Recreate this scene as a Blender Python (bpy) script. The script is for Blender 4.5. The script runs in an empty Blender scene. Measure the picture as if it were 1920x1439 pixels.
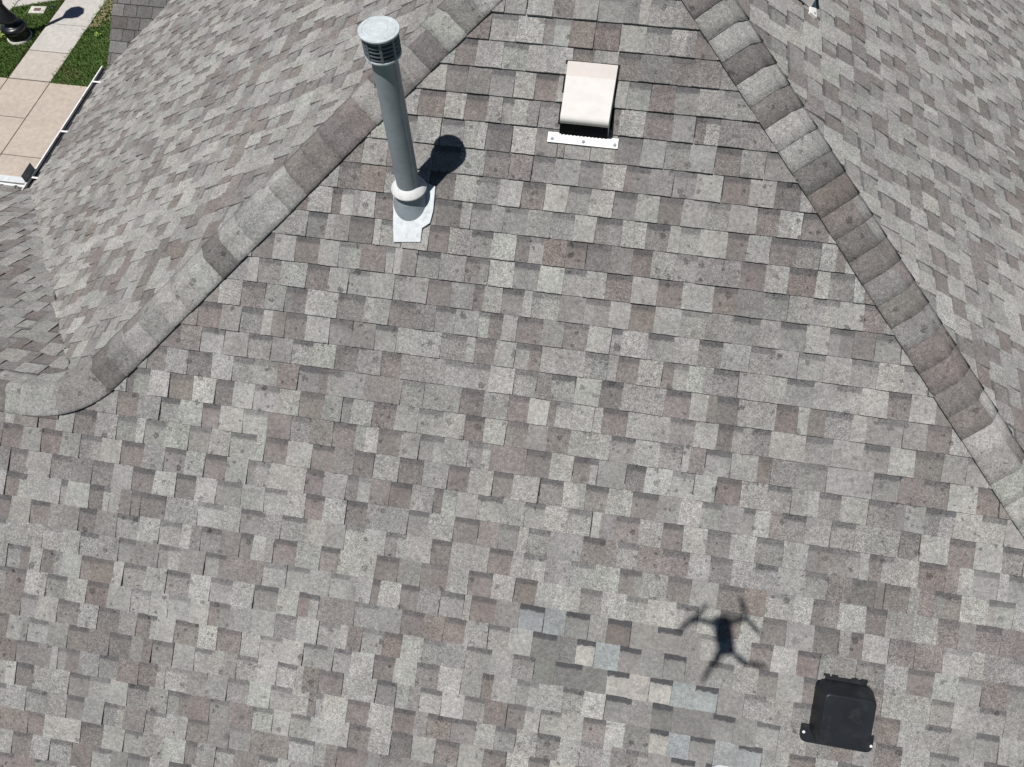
import bpy, bmesh, math, random
from math import radians, sin, cos, tan, pi, sqrt
from mathutils import Vector, Matrix

random.seed(11)
scene = bpy.context.scene
COL = scene.collection

# ------------------------------------------------------------------ camera
CAM = Vector((0.0, 0.0, 11.0))
YAW, PITCH, ROLL, FPX = -0.19760, 1.05721, 0.03651, 1417.2
fw = Vector((sin(YAW)*cos(PITCH), cos(YAW)*cos(PITCH), -sin(PITCH)))
rt0 = Vector((cos(YAW), -sin(YAW), 0)); dn0 = fw.cross(rt0)
rt = rt0*cos(ROLL) + dn0*sin(ROLL); dn = dn0*cos(ROLL) - rt0*sin(ROLL)
cd = bpy.data.cameras.new('camera'); cam = bpy.data.objects.new('camera', cd); COL.objects.link(cam)
cd.sensor_fit = 'HORIZONTAL'; cd.sensor_width = 36.0; cd.lens = FPX/1920*36.0
cd.clip_start = 0.05; cd.clip_end = 2000
M = Matrix.Identity(4)
for i in range(3):
    M[i][0] = rt[i]; M[i][1] = -dn[i]; M[i][2] = -fw[i]; M[i][3] = CAM[i]
cam.matrix_world = M
scene.camera = cam

# ------------------------------------------------------------------ sky, sun, exposure
SUN = Vector((-0.19891, -0.24157, 0.94978)).normalized()      # towards the sun
w = bpy.data.worlds.new('World'); scene.world = w; w.use_nodes = True
nt = w.node_tree; nt.nodes.clear()
sky = nt.nodes.new('ShaderNodeTexSky'); sky.sky_type = 'NISHITA'; sky.sun_disc = False
sky.air_density = 0.55; sky.dust_density = 0.2; sky.altitude = 300
sky.sun_elevation = math.asin(SUN.z); sky.sun_rotation = math.atan2(SUN.x, SUN.y)
bg = nt.nodes.new('ShaderNodeBackground'); bg.inputs[1].default_value = 0.05
out = nt.nodes.new('ShaderNodeOutputWorld')
nt.links.new(sky.outputs[0], bg.inputs[0]); nt.links.new(bg.outputs[0], out.inputs[0])
sl = bpy.data.lights.new('sun', 'SUN'); sl.energy = 5.0; sl.angle = radians(0.53); sl.color = (1.0, 0.965, 0.92)
so = bpy.data.objects.new('sun', sl); COL.objects.link(so)
so.rotation_euler = SUN.to_track_quat('Z', 'Y').to_euler(); so.location = (-6, -8, 30)
scene.view_settings.view_transform = 'Standard'; scene.view_settings.look = 'None'
scene.view_settings.exposure = -0.06; scene.view_settings.gamma = 1.0
scene.view_settings.use_curve_mapping = False

# ------------------------------------------------------------------ helpers
def srgb(r, g, b):
    f = lambda c: (c/255/12.92) if c/255 <= 0.04045 else ((c/255+0.055)/1.055)**2.4
    return (f(r), f(g), f(b))

def ray(px, py):
    return fw + rt*((px-960)/FPX) + dn*((py-719.5)/FPX)
def hit(px, py, n, p0):
    v = ray(px, py); n = Vector(n); return CAM + v*((Vector(p0)-CAM).dot(n)/v.dot(n))
def proj(P):
    d = P - CAM; z = d.dot(fw)
    return (960+FPX*d.dot(rt)/z, 719.5+FPX*d.dot(dn)/z, z)
def ground(px, py): return hit(px, py, (0, 0, 1), (0, 0, 0))

class NM:
    """small node-material builder"""
    def __init__(s, name):
        s.m = bpy.data.materials.new(name); s.m.use_nodes = True
        s.t = s.m.node_tree; s.n = s.t.nodes; s.b = s.n['Principled BSDF']
    def node(s, k, **kw):
        n = s.n.new(k)
        for a, v in kw.items(): setattr(n, a, v)
        return n
    def link(s, a, b): s.t.links.new(a, b)
    def pos(s): return s.node('ShaderNodeNewGeometry').outputs['Position']
    def noise(s, scale, detail=2, rough=.5, vec=None, dist=0.0):
        n = s.node('ShaderNodeTexNoise'); n.inputs['Scale'].default_value = scale
        n.inputs['Detail'].default_value = detail; n.inputs['Roughness'].default_value = rough
        n.inputs['Distortion'].default_value = dist
        s.link(vec if vec is not None else s.P, n.inputs['Vector']); return n.outputs['Fac']
    def voro(s, scale, feature='F1', rnd=1.0, vec=None):
        n = s.node('ShaderNodeTexVoronoi', feature=feature); n.inputs['Scale'].default_value = scale
        n.inputs['Randomness'].default_value = rnd
        s.link(vec if vec is not None else s.P, n.inputs['Vector']); return n
    def ramp(s, fac, a, b, lo, hi):
        n = s.node('ShaderNodeMapRange'); n.interpolation_type = 'SMOOTHSTEP'
        for i, v in enumerate((a, b, lo, hi)): n.inputs[1+i].default_value = v
        s.link(fac, n.inputs[0]); return n.outputs[0]
    def lin(s, fac, a, b, lo, hi):
        n = s.node('ShaderNodeMapRange'); n.clamp = False
        for i, v in enumerate((a, b, lo, hi)): n.inputs[1+i].default_value = v
        s.link(fac, n.inputs[0]); return n.outputs[0]
    def math(s, op, a, b=None):
        n = s.node('ShaderNodeMath', operation=op)
        for i, v in enumerate((a, b)):
            if v is None: continue
            if isinstance(v, (int, float)): n.inputs[i].default_value = v
            else: s.link(v, n.inputs[i])
        return n.outputs[0]
    def scale(s, col, fac):
        n = s.node('ShaderNodeVectorMath', operation='SCALE'); s.link(col, n.inputs[0]); s.link(fac, n.inputs['Scale']); return n.outputs[0]
    def mix(s, fac, a, b):
        n = s.node('ShaderNodeMix', data_type='RGBA')
        for k, v in ((0, fac), (6, a), (7, b)):
            if isinstance(v, (int, float)): n.inputs[k].default_value = v
            elif isinstance(v, tuple): n.inputs[k].default_value = (*v, 1)
            else: s.link(v, n.inputs[k])
        return n.outputs[2]
    def bump(s, h, strength, dist):
        n = s.node('ShaderNodeBump'); n.inputs['Strength'].default_value = strength; n.inputs['Distance'].default_value = dist
        s.link(h, n.inputs['Height']); s.link(n.outputs[0], s.b.inputs['Normal'])
    def setv(s, **kw):
        for k, v in kw.items():
            i = s.b.inputs[k.replace('_', ' ')]
            i.default_value = (*v, 1) if isinstance(v, tuple) else v

MATS = {}
def shingle_material():
    k = NM('shingle_granules'); k.P = k.pos()
    tint = k.node('ShaderNodeVertexColor', layer_name='tint').outputs[0]
    pd = k.node('ShaderNodeAttribute', attribute_name='pdat')
    sep = k.node('ShaderNodeSeparateColor'); k.link(pd.outputs['Color'], sep.inputs[0])
    vfr, band, stain = sep.outputs[0], sep.outputs[1], sep.outputs[2]
    g1 = k.node('ShaderNodeSeparateColor'); v1 = k.voro(190); k.link(v1.outputs['Color'], g1.inputs[0])
    g2 = k.node('ShaderNodeSeparateColor'); v2 = k.voro(380); k.link(v2.outputs['Color'], g2.inputs[0])
    gr = k.math('MULTIPLY', k.lin(g1.outputs[0], 0, 1, .76, 1.24), k.lin(g2.outputs[1], 0, 1, .66, 1.34))
    f = k.math('ADD', k.math('MULTIPLY', k.math('SUBTRACT', gr, 1.0), pd.outputs['Alpha']), 1.0)
    nm_ = k.noise(48, 2, .6)
    f = k.math('MULTIPLY', f, k.ramp(nm_, .3, .7, .86, 1.12))
    f = k.math('MULTIPLY', f, k.ramp(k.noise(7, 2, .6), .3, .72, .90, 1.08))
    # printed dark band under the course above, on the recessed pieces
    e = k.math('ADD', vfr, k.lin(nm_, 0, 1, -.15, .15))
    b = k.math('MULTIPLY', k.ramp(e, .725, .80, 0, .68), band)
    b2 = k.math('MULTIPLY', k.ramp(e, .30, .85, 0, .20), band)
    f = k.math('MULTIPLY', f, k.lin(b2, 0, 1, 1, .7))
    # lichen and scuff spots
    wv = k.node('ShaderNodeVectorMath', operation='ADD')
    nz = k.node('ShaderNodeTexNoise'); nz.inputs['Scale'].default_value = 60; nz.inputs['Detail'].default_value = 1; k.link(k.P, nz.inputs['Vector'])
    sc = k.node('ShaderNodeVectorMath', operation='SCALE'); sc.inputs['Scale'].default_value = .026; k.link(nz.outputs['Color'], sc.inputs[0])
    k.link(k.P, wv.inputs[0]); k.link(sc.outputs[0], wv.inputs[1])
    vs = k.voro(13, vec=wv.outputs[0]); cs = k.node('ShaderNodeSeparateColor'); k.link(vs.outputs['Color'], cs.inputs[0])
    rad = k.math('SUBTRACT', k.ramp(cs.outputs[0], .30, 1.0, -.05, .24), vs.outputs['Distance'])
    spot = k.math('MULTIPLY', k.ramp(rad, -.03, .02, 0, 1), k.ramp(k.noise(150, 2, .7), .38, .58, .35, 1))
    vs2 = k.voro(34, vec=wv.outputs[0]); cs2 = k.node('ShaderNodeSeparateColor'); k.link(vs2.outputs['Color'], cs2.inputs[0])
    rad2 = k.math('SUBTRACT', k.ramp(cs2.outputs[1], .60, 1.0, -.08, .36), vs2.outputs['Distance'])
    spot2 = k.math('MULTIPLY', k.ramp(rad2, -.02, .03, 0, .8), k.ramp(k.noise(1.1, 1), .35, .55, .3, 1))
    sp = k.math('MULTIPLY', k.math('MAXIMUM', spot, spot2), stain)
    f = k.math('MULTIPLY', f, k.lin(sp, 0, 1, 1, .36))
    f2 = k.math('MULTIPLY', f, 1.0)
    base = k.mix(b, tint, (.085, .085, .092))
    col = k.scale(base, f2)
    k.link(col, k.b.inputs['Base Color'])
    k.setv(Roughness=.93); k.b.inputs['Specular IOR Level'].default_value = .15
    k.b.inputs['Diffuse Roughness'].default_value = .35
    k.bump(v1.outputs['Distance'], .5, .0025)
    return k.m
MATS['shingle'] = shingle_material()

def simple(name, base, rough=.6, metal=0.0, spec=.5, var=.12, scale=14, bump=0.0, bscale=200, dirt=None):
    k = NM(name); k.P = k.pos()
    f = k.ramp(k.noise(scale, 4, .6), .3, .7, 1-var, 1+var)
    rgb = k.node('ShaderNodeRGB'); rgb.outputs[0].default_value = (*base, 1)
    col = k.scale(rgb.outputs[0], f)
    if dirt:
        d = k.ramp(k.noise(dirt[1], 4, .65), .52, .72, 0, dirt[2]); col = k.mix(d, col, dirt[0])
    k.link(col, k.b.inputs['Base Color']); k.setv(Roughness=rough, Metallic=metal)
    k.b.inputs['Specular IOR Level'].default_value = spec
    if bump: k.bump(k.noise(bscale, 3), bump, .003)
    return k.m
MATS['deck'] = simple('roof_underlay', (.03, .03, .03), .95, bump=.2)
MATS['white'] = simple('white_painted_metal', (.80, .79, .77), .45, spec=.4, var=.03, dirt=((.45, .43, .40), 9, .25))
MATS['gutter_in'] = simple('gutter_paint', (.78, .79, .80), .5, spec=.3, var=.05, dirt=((.2, .18, .15), 5, .5))
MATS['vent_white'] = simple('cream_painted_steel', (.64, .62, .60), .75, spec=.15, var=.04, scale=20, dirt=((.60, .57, .54), 40, .3))
MATS['vent_pink'] = simple('cream_painted_steel_matt', (.58, .535, .51), .6, spec=.25, var=.03, dirt=((.45, .40, .37), 50, .25))
MATS['black_plastic'] = simple('black_plastic', (.012, .014, .018), .45, spec=.4, var=.2, scale=8, bump=.03, dirt=((.035, .036, .038), 13, .6))
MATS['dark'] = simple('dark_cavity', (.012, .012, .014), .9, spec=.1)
MATS['galv'] = simple('grey_painted_pipe', (.25, .288, .32), .5, metal=.0, spec=.4, var=.08, scale=7, dirt=((.17, .18, .19), 22, .35))
MATS['galv_light'] = simple('galvanised_cap', (.50, .55, .575), .55, metal=.0, spec=.4, var=.10, scale=30, dirt=((.36, .40, .42), 35, .6))
MATS['galv_dark'] = simple('weathered_louvre', (.15, .17, .19), .55, metal=.1, spec=.35, var=.15, scale=20)
MATS['collar'] = simple('pale_sealant', (.62, .63, .63), .6, spec=.3, var=.06, scale=25, dirt=((.35, .36, .36), 30, .5))
MATS['flash'] = simple('aluminium_flashing', (.54, .575, .60), .6, spec=.35, var=.08, scale=18, dirt=((.34, .36, .37), 25, .6))
MATS['sealant'] = simple('white_sealant', (.75, .75, .80), .5)
MATS['nail'] = simple('grey_nail_sealant', (.28, .31, .36), .6, var=.2, scale=60)
MATS['lamp'] = simple('black_painted_iron', (.008, .009, .012), .33, spec=.55, var=.2, scale=12)
MATS['glass_lamp'] = simple('lantern_panel', (.30, .30, .28), .25)
MATS['footing'] = simple('pale_footing', (.55, .53, .49), .9, var=.1, dirt=((.25, .22, .18), 8, .5))
MATS['wall'] = simple('stucco_wall', (.42, .37, .31), .9, var=.08, bump=.2)
MATS['drone'] = simple('dark_grey_plastic', (.05, .05, .055), .5)
MATS['plate'] = simple('brown_plate', (.14, .095, .085), .7, var=.2, scale=30)

def concrete(name, base, base2):
    k = NM(name); k.P = k.pos()
    c = k.mix(k.ramp(k.noise(1.6, 4, .6), .35, .65, 0, 1), base, base2)
    f = k.math('MULTIPLY', k.ramp(k.noise(9, 4, .65), .3, .72, .88, 1.07), k.lin(k.noise(160, 2), 0, 1, .9, 1.1))
    col = k.scale(c, f)
    st = k.ramp(k.noise(3.2, 5, .72, dist=1.2), .60, .75, 0, .30)
    col = k.mix(st, col, (.30, .25, .20))
    k.link(col, k.b.inputs['Base Color']); k.setv(Roughness=.92); k.b.inputs['Specular IOR Level'].default_value = .2
    k.bump(k.noise(120, 3), .15, .004); return k.m
MATS['conc_pink'] = concrete('beige_concrete', (.455, .395, .34), (.425, .372, .322))
MATS['conc_mid'] = concrete('sand_concrete', (.47, .425, .38), (.445, .405, .365))
MATS['conc_pale'] = concrete('pale_concrete', (.49, .465, .44), (.46, .44, .418))
def grass_mat(name, a, b, c):
    k = NM(name); k.P = k.pos()
    col = k.mix(k.ramp(k.noise(3.5, 4, .6), .35, .65, 0, 1), a, b)
    col = k.mix(k.ramp(k.noise(1.1, 3, .6), .56, .70, 0, .55), col, c)
    col = k.scale(col, k.lin(k.noise(55, 3), 0, 1, .45, 1.55))
    k.link(col, k.b.inputs['Base Color']); k.setv(Roughness=.8); k.b.inputs['Specular IOR Level'].default_value = .15
    k.bump(k.noise(60, 3), .6, .03); return k.m
MATS['soil'] = grass_mat('lawn_ground', (.060, .100, .028), (.070, .110, .034), (.12, .11, .06))
MATS['blade'] = grass_mat('grass_blades', (.15, .25, .07), (.19, .29, .09), (.26, .26, .13))
MATS['edge_soil'] = simple('bare_edge_soil', (.085, .062, .042), .95, var=.3, scale=25, bump=.4, bscale=60)
MATS['leaf_dry'] = simple('dry_leaves', (.30, .24, .14), .85, var=.35, scale=15)
MATS['leaf_pale'] = simple('pale_green_leaves', (.22, .30, .07), .7, var=.25, scale=20)

def tag(o, label=None, cat=None, group=None, kind=None):
    if label: o['label'] = label
    if cat: o['category'] = cat
    if group: o['group'] = group
    if kind: o['kind'] = kind
    return o
def empty(name, loc, parent=None):
    o = bpy.data.objects.new(name, None); COL.objects.link(o); o.location = loc; o.empty_display_size = .1
    if parent: o.parent = parent
    return o
def link(o, parent=None):
    COL.objects.link(o)
    if parent:
        o.parent = parent
        o.matrix_parent_inverse = PWI(parent)
    return o
def PWI(p):
    m = p.matrix_basis.copy(); q = p.parent
    while q: m = q.matrix_basis @ p.matrix_parent_inverse @ m if False else (q.matrix_basis @ m); q = q.parent
    return m.inverted()

class MB:
    """mesh collector in world space"""
    def __init__(s): s.v = []; s.f = []; s.smooth = []
    def face(s, pts, sm=False):
        i = len(s.v); s.v += [tuple(p) for p in pts]; s.f.append(tuple(range(i, i+len(pts)))); s.smooth.append(sm)
    def grid(s, rows, closed=False, sm=True, flip=False):
        i0 = len(s.v); n = len(rows[0])
        for r in rows: s.v += [tuple(p) for p in r]
        for a in range(len(rows)-1):
            for b in range(n if closed else n-1):
                q = (i0+a*n+b, i0+a*n+(b+1) % n, i0+(a+1)*n+(b+1) % n, i0+(a+1)*n+b)
                s.f.append(q[::-1] if flip else q); s.smooth.append(sm)
    def box(s, c, x, y, z):      # centre, half-axis vectors
        c = Vector(c); P = lambda i, j, k: c+x*i+y*j+z*k
        for q in (((-1,-1,-1),(-1,1,-1),(1,1,-1),(1,-1,-1)), ((-1,-1,1),(1,-1,1),(1,1,1),(-1,1,1)),
                  ((-1,-1,-1),(1,-1,-1),(1,-1,1),(-1,-1,1)), ((1,-1,-1),(1,1,-1),(1,1,1),(1,-1,1)),
                  ((1,1,-1),(-1,1,-1),(-1,1,1),(1,1,1)), ((-1,1,-1),(-1,-1,-1),(-1,-1,1),(-1,1,1))):
            s.face([P(*k) for k in q])
    def lathe(s, c, prof, n=40, axis=None, sm=True, caps=(True, True)):
        c = Vector(c); ax = (axis or Vector((0, 0, 1))).normalized()
        a = ax.orthogonal().normalized(); b = ax.cross(a)
        rows = [[c+ax*h+(a*cos(2*pi*i/n)+b*sin(2*pi*i/n))*r for i in range(n)] for r, h in prof]
        s.grid(rows, True, sm)
        if caps[0]: s.face(rows[0][::-1])
        if caps[1]: s.face(rows[-1])
    def tube(s, pts, rad, n=8):
        pts = [Vector(p) for p in pts]; rows = []
        for i, p in enumerate(pts):
            t = (pts[min(i+1, len(pts)-1)]-pts[max(i-1, 0)]).normalized()
            a = t.orthogonal().normalized(); b = t.cross(a); r = rad[i] if isinstance(rad, (list, tuple)) else rad
            rows.append([p+(a*cos(2*pi*j/n)+b*sin(2*pi*j/n))*r for j in range(n)])
        s.grid(rows, True); s.face(rows[0][::-1]); s.face(rows[-1])
    def build(s, name, mat, parent=None, bevel=0, merge=False, auto=None):
        me = bpy.data.meshes.new(name); me.from_pydata(s.v, [], s.f)
        me.polygons.foreach_set('use_smooth', s.smooth); me.materials.append(MATS[mat] if isinstance(mat, str) else mat)
        me.update()
        if merge or bevel:
            bm = bmesh.new(); bm.from_mesh(me); bmesh.ops.remove_doubles(bm, verts=bm.verts, dist=1e-5)
            bmesh.ops.recalc_face_normals(bm, faces=bm.faces)
            bm.to_mesh(me); bm.free()
        o = bpy.data.objects.new(name, me); link(o, parent)
        if bevel:
            m = o.modifiers.new('bevel', 'BEVEL'); m.width = bevel; m.segments = 2; m.limit_method = 'ANGLE'; m.angle_limit = radians(25)
        return o

# ------------------------------------------------------------------ roof geometry
TH = 0.57970; T, S_, C_ = tan(TH), sin(TH), cos(TH)
Z0 = 11-4.89142                              # front slope: z = Z0 + T*y
AL, AR, YR = -4.571, 4.1435, 1.635           # hips x-y=AL, x+y=AR ; wing ridge y=YR
VAL = 2*YR + AL                              # left valley x+y=VAL
XM = (AL+AR)/2; YA = (AR-AL)/2               # apex
EZ = 5.15                                    # eave height
XE = XM-(Z0+T*YA-EZ)/T; XER = 2*XM-XE; YEF = (EZ-Z0)/T
YD = 2*YR-YEF                                # rear eave of the left wing
YG = 6.76                                    # foot of the gable slope
YB = 10.6; XW = -8.6
E = 0.143

class Slope:
    def __init__(s, o, v, n): s.o = Vector(o); s.v = Vector(v); s.n = Vector(n); s.u = s.v.cross(s.n)
    def P(s, u, v, h=0.0): return s.o+s.u*u+s.v*v+s.n*h
    def uv(s, p): d = Vector(p)-s.o; return d.dot(s.u), d.dot(s.v)
FRONT = Slope((0, 3.612, Z0+T*3.612), (0, C_, S_), (0, -S_, C_))
LEFT = Slope((XE, 0, EZ), (C_, 0, S_), (-S_, 0, C_))
RIGHT = Slope((XER, 0, EZ), (-C_, 0, S_), (S_, 0, C_))
WING = Slope((0, YD, EZ), (0, -C_, S_), (0, S_, C_))
GABLE = Slope((0, YG, EZ), (0, C_, S_), (0, -S_, C_))

def clip(poly, a, b, c):            # keep a*u+b*v<=c
    outp = []
    for i in range(len(poly)):
        p, q = poly[i], poly[(i+1) % len(poly)]
        dp, dq = a*p[0]+b*p[1]-c, a*q[0]+b*q[1]-c
        if dp <= 0: outp.append(p)
        if (dp < 0) != (dq < 0) and dp != dq:
            t = dp/(dp-dq); outp.append((p[0]+(q[0]-p[0])*t, p[1]+(q[1]-p[1])*t))
    return outp
def half(sl, a, b, c):              # plan halfplane a*x+b*y<=c in slope coordinates
    return (a*sl.u.x+b*sl.u.y, a*sl.v.x+b*sl.v.y, c-a*sl.o.x-b*sl.o.y)

PAL = dict(pale=(.328, .325, .311), light=(.300, .297, .286), grey=(.262, .258, .250), mid=(.228, .221, .215),
           brown=(.210, .193, .186), rust=(.208, .186, .176), dark=(.184, .174, .169))
PAL = {k_: tuple(x_*.96 for x_ in c_) for k_, c_ in PAL.items()}
NEW = dict(cream=(.352, .340, .322), blue=(.268, .284, .290), slate=(.180, .177, .171), grey=(.232, .228, .221), umber=(.165, .147, .139))
def jit(c, a, r=random): 
    k = r.uniform(1-a, 1+a); return tuple(max(.02, x*k*r.uniform(.985, 1.015)) for x in c)

class Pieces:
    """one shingle: list of (polygon, tint) tops plus skirts"""
    def __init__(s): s.v = []; s.f = []; s.tint = []; s.pd = []
    def add(s, sl, poly, tint, v0, hb, ht, band, stain, roll=0.0, uc=0.0, bot=-0.006, amp=1.0):
        i = len(s.v); n = len(poly)
        for lvl in (0, 1):
            for (u, v) in poly:
                fr = (v-v0)/E
                h = hb+(ht-hb)*fr+roll*(u-uc)
                if lvl: h = bot
                s.v.append(tuple(sl.P(u, v, h))); s.pd.append((fr if fr > 0 else 0, band, stain, amp))
        s.f.append(tuple(range(i, i+n))); s.tint.append(tint)
        for k in range(n):
            k2 = (k+1) % n
            s.f.append((i+k, i+n+k, i+n+k2, i+k2)); s.tint.append(tint)
    def merge(s, o):
        i = len(s.v); s.v += o.v; s.pd += o.pd; s.tint += o.tint
        s.f += [tuple(k+i for k in f) for f in o.f]
    def build(s, name, parent):
        me = bpy.data.meshes.new(name); me.from_pydata(s.v, [], s.f); me.materials.append(MATS['shingle'])
        a = me.attributes.new('tint', 'FLOAT_COLOR', 'CORNER'); fl = []
        for f, t in zip(s.f, s.tint): fl += [t[0], t[1], t[2], 1.0]*len(f)
        a.data.foreach_set('color', fl)
        b = me.attributes.new('pdat', 'FLOAT_COLOR', 'POINT'); fl = []
        for p in s.pd: fl += p
        b.data.foreach_set('color', fl)
        me.update(); o = bpy.data.objects.new(name, me); return link(o, parent)

def area_in_view(pts):
    q = [proj(p) for p in pts]
    if min(k[2] for k in q) < .1: return 0
    cx = sum(k[0] for k in q)/len(q); cy = sum(k[1] for k in q)/len(q)
    if not (0 <= cx <= 1920 and 0 <= cy <= 1439): return 0
    return abs(sum(q[i][0]*q[(i+1) % len(q)][1]-q[(i+1) % len(q)][0]*q[i][1] for i in range(len(q))))/2

def shingle_slope(sl, urange, vrange, halves, rnd, mul=(1, 1, 1), style='old', stain=1.0, newfn=None, vphase=0.0, bandp=1.0, edge_j=.0, thick=0.0, topg=None):
    """returns list of (area, Pieces)"""
    res = []; ph = [rnd.uniform(0, 6.28) for _ in range(3)]
    k0 = math.floor((vrange[0]-vphase)/E); k1 = math.ceil((vrange[1]-vphase)/E)
    for k in range(k0, k1+1):
        v0 = vphase+k*E
        wav = [(rnd.uniform(.0005, .002), rnd.uniform(.5, 2.2), rnd.uniform(0, 6.28)) for _ in range(2)]
        base = lambda u: v0+sum(a*sin(f*u+p) for a, f, p in wav)
        u = urange[0]-((k*.155+rnd.uniform(-.02, .02)) % .255); raised = True; strip = rnd.uniform(.2, 1)
        lift = rnd.uniform(-.0008, .0022); tg = max(0, min(1, (v0-topg[0])/(topg[1]-topg[0]))) if topg else 0
        while u < urange[1]:
            r = rnd.random()
            if style == 'plain': wd = rnd.choice((.16, .16, .20, .24)) * rnd.uniform(.92, 1.08)
            else:
                wd = rnd.gauss(.127, .010) if r < .84 else (rnd.uniform(.18, .25) if r < .93 else rnd.uniform(.03, .08))
                if not raised: wd = rnd.gauss(.128, .011) if r < .95 else rnd.uniform(.04, .08)
            tl, tr = rnd.uniform(-.005, .007), rnd.uniform(-.005, .007)
            if style == 'plain': tl = tr = 0
            strip -= wd; joint = 0.0
            if strip < 0: strip += 1.0; joint = rnd.uniform(.002, .005)
            if style == 'plain': joint = rnd.uniform(.004, .007)
            ua, ub = u, u+wd-joint
            u += wd
            new = newfn(sl.P(ua+wd/2, v0+E/2)) if newfn else False
            top = E+.035
            # polygon: bottom edge with a nibbled line, then up
            nb = 4; bot = []
            for i in range(nb+1):
                uu = ua-tl+(ub+tr-ua+tl)*i/nb
                bot.append((uu, base(uu)+rnd.uniform(-.0012, .0012)))
            poly = bot+[(ub-tr*.2, v0+top), (ua+tl*.2, v0+top)]
            split = None
            if new:
                key = new
                tint = jit(NEW[key], .06, rnd); bnd = 1.5 if not raised else 0; stn = .05
            else:
                if style == 'plain': key = rnd.choices(('grey', 'mid', 'light', 'brown'), (5, 4, 2, 1))[0]
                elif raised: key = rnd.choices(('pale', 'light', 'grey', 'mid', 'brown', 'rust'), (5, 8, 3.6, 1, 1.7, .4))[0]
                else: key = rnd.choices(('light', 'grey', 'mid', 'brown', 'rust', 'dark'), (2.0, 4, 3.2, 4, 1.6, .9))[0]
                stk = 1+.045*sin(2.9*ua+ph[0]+.15*k)+.035*sin(7.3*ua+ph[1])+.03*sin(.9*v0+ph[2]+ua*.7)
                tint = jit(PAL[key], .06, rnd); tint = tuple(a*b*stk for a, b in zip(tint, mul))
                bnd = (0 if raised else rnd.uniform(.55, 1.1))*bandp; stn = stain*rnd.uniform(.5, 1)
                if style != 'plain' and wd > .12 and rnd.random() < .20:
                    k2 = rnd.choice(('pale', 'light', 'grey', 'brown', 'mid')); t2 = tuple(a*b for a, b in zip(jit(PAL[k2], .07, rnd), mul))
                    split = (ua+wd*rnd.uniform(.3, .7), t2)
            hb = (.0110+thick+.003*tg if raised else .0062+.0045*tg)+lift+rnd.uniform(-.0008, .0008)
            if style == 'plain': hb = .012+lift
            ht = .0012; roll = rnd.uniform(-.006, .006)
            if raised and rnd.random() < .06: roll = rnd.choice((-1, 1))*rnd.uniform(.012, .028); hb += .003
            ej = rnd.uniform(-edge_j, edge_j) if edge_j else 0
            for (a, b, c, j) in halves:
                poly = clip(poly, a, b, c+(ej if j else 0))
                if len(poly) < 3: break
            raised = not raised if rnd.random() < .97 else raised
            if len(poly) < 3: continue
            pc = Pieces(); uc = (ua+ub)/2; amp = rnd.uniform(.55, 1.25)*(.6 if new else 1)
            parts = [(poly, tint)]
            if split:
                sx = split[0]; parts = [(clip(poly, 1, 0, sx), tint), (clip(poly, -1, 0, -sx), split[1])]
            for pl, tn in parts:
                if len(pl) >= 3: pc.add(sl, pl, tn, v0, hb, ht, bnd, stn, roll, uc, amp=amp)
            if not pc.v: continue
            vis = clip(poly, 0, 1, v0+E)
            ar = area_in_view([sl.P(a, b) for a, b in vis]) if len(vis) >= 3 else 0
            res.append((ar, pc))
    return res

def deck(sl, poly, parent):
    m = MB(); m.face([sl.P(u, v, -.004) for u, v in poly])
    m.face([sl.P(u, v, -.03) for u, v in poly][::-1])
    for i in range(len(poly)):
        a, b = poly[i], poly[(i+1) % len(poly)]
        m.face([sl.P(*a, -.004), sl.P(*a, -.03), sl.P(*b, -.03), sl.P(*b, -.004)])
    return m.build('roof_slope', 'deck', parent)

house = empty('house', (0, 0, 0))
tag(house, 'house with weathered grey and brown asphalt shingle hip roof', 'house')

def lay(name_poly, sl, pieces, keep):
    d = deck(sl, name_poly, house)
    pieces = sorted(pieces, key=lambda p: -p[0]); rest = Pieces()
    for i, (ar, pc) in enumerate(pieces):
        if i < keep and ar > 60: pc.build('shingle', d)
        else: rest.merge(pc)
    r = rest.build('shingle_field', d); r['kind'] = 'stuff'
    return d
def world_poly(sl, pts): return [sl.uv((x, y, 0)) if False else None for x, y in pts]
def sp(sl, x, y):                   # plan point -> slope coordinates
    z = sl.o.z+(Vector((x, y, 0))-Vector((sl.o.x, sl.o.y, 0))).dot(Vector((sl.v.x, sl.v.y, 0)))/C_*T
    return sl.uv((x, y, z))
def H(sl, a, b, c, j=0): return (*half(sl, a, b, c), j)

NEWPOLY = [(930, 1135), (1050, 1130), (1190, 1160), (1290, 1215), (1330, 1290), (1420, 1330), (1440, 1460), (1240, 1460), (1200, 1370), (1130, 1320), (1060, 1290), (1000, 1250), (985, 1190)]
def in_new(P):
    x, y, z = proj(P); c = False; n = len(NEWPOLY)
    for i in range(n):
        (xa, ya), (xb, yb) = NEWPOLY[i], NEWPOLY[(i+1) % n]
        if (ya > y) != (yb > y) and x < (xb-xa)*(y-ya)/(yb-ya)+xa: c = not c
    return c
NEWBOX = [FRONT.uv(hit(x, y, FRONT.n, FRONT.o)) for x, y in NEWPOLY]     # repair patch, fixed on the roof
NEWKEY = []                          # which replacement shingle lies where
for ky, pts_ in dict(blue=((985, 1155), (1030, 1160), (990, 1200), (1135, 1225), (1305, 1305), (1280, 1395), (1360, 1400), (1410, 1415)),
                     slate=((1045, 1215), (1040, 1265), (1080, 1275), (1250, 1345), (1290, 1345)), umber=((1160, 1180), (1120, 1360)),
                     cream=((1090, 1215), (1170, 1280), (1210, 1300), (1080, 1310), (1220, 1370)),
                     grey=((1150, 1350), (1110, 1335), (1200, 1330), (1180, 1220), (1130, 1160), (1340, 1350))).items():
    for p_ in pts_: NEWKEY.append((*FRONT.uv(hit(*p_, FRONT.n, FRONT.o)), ky))
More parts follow.
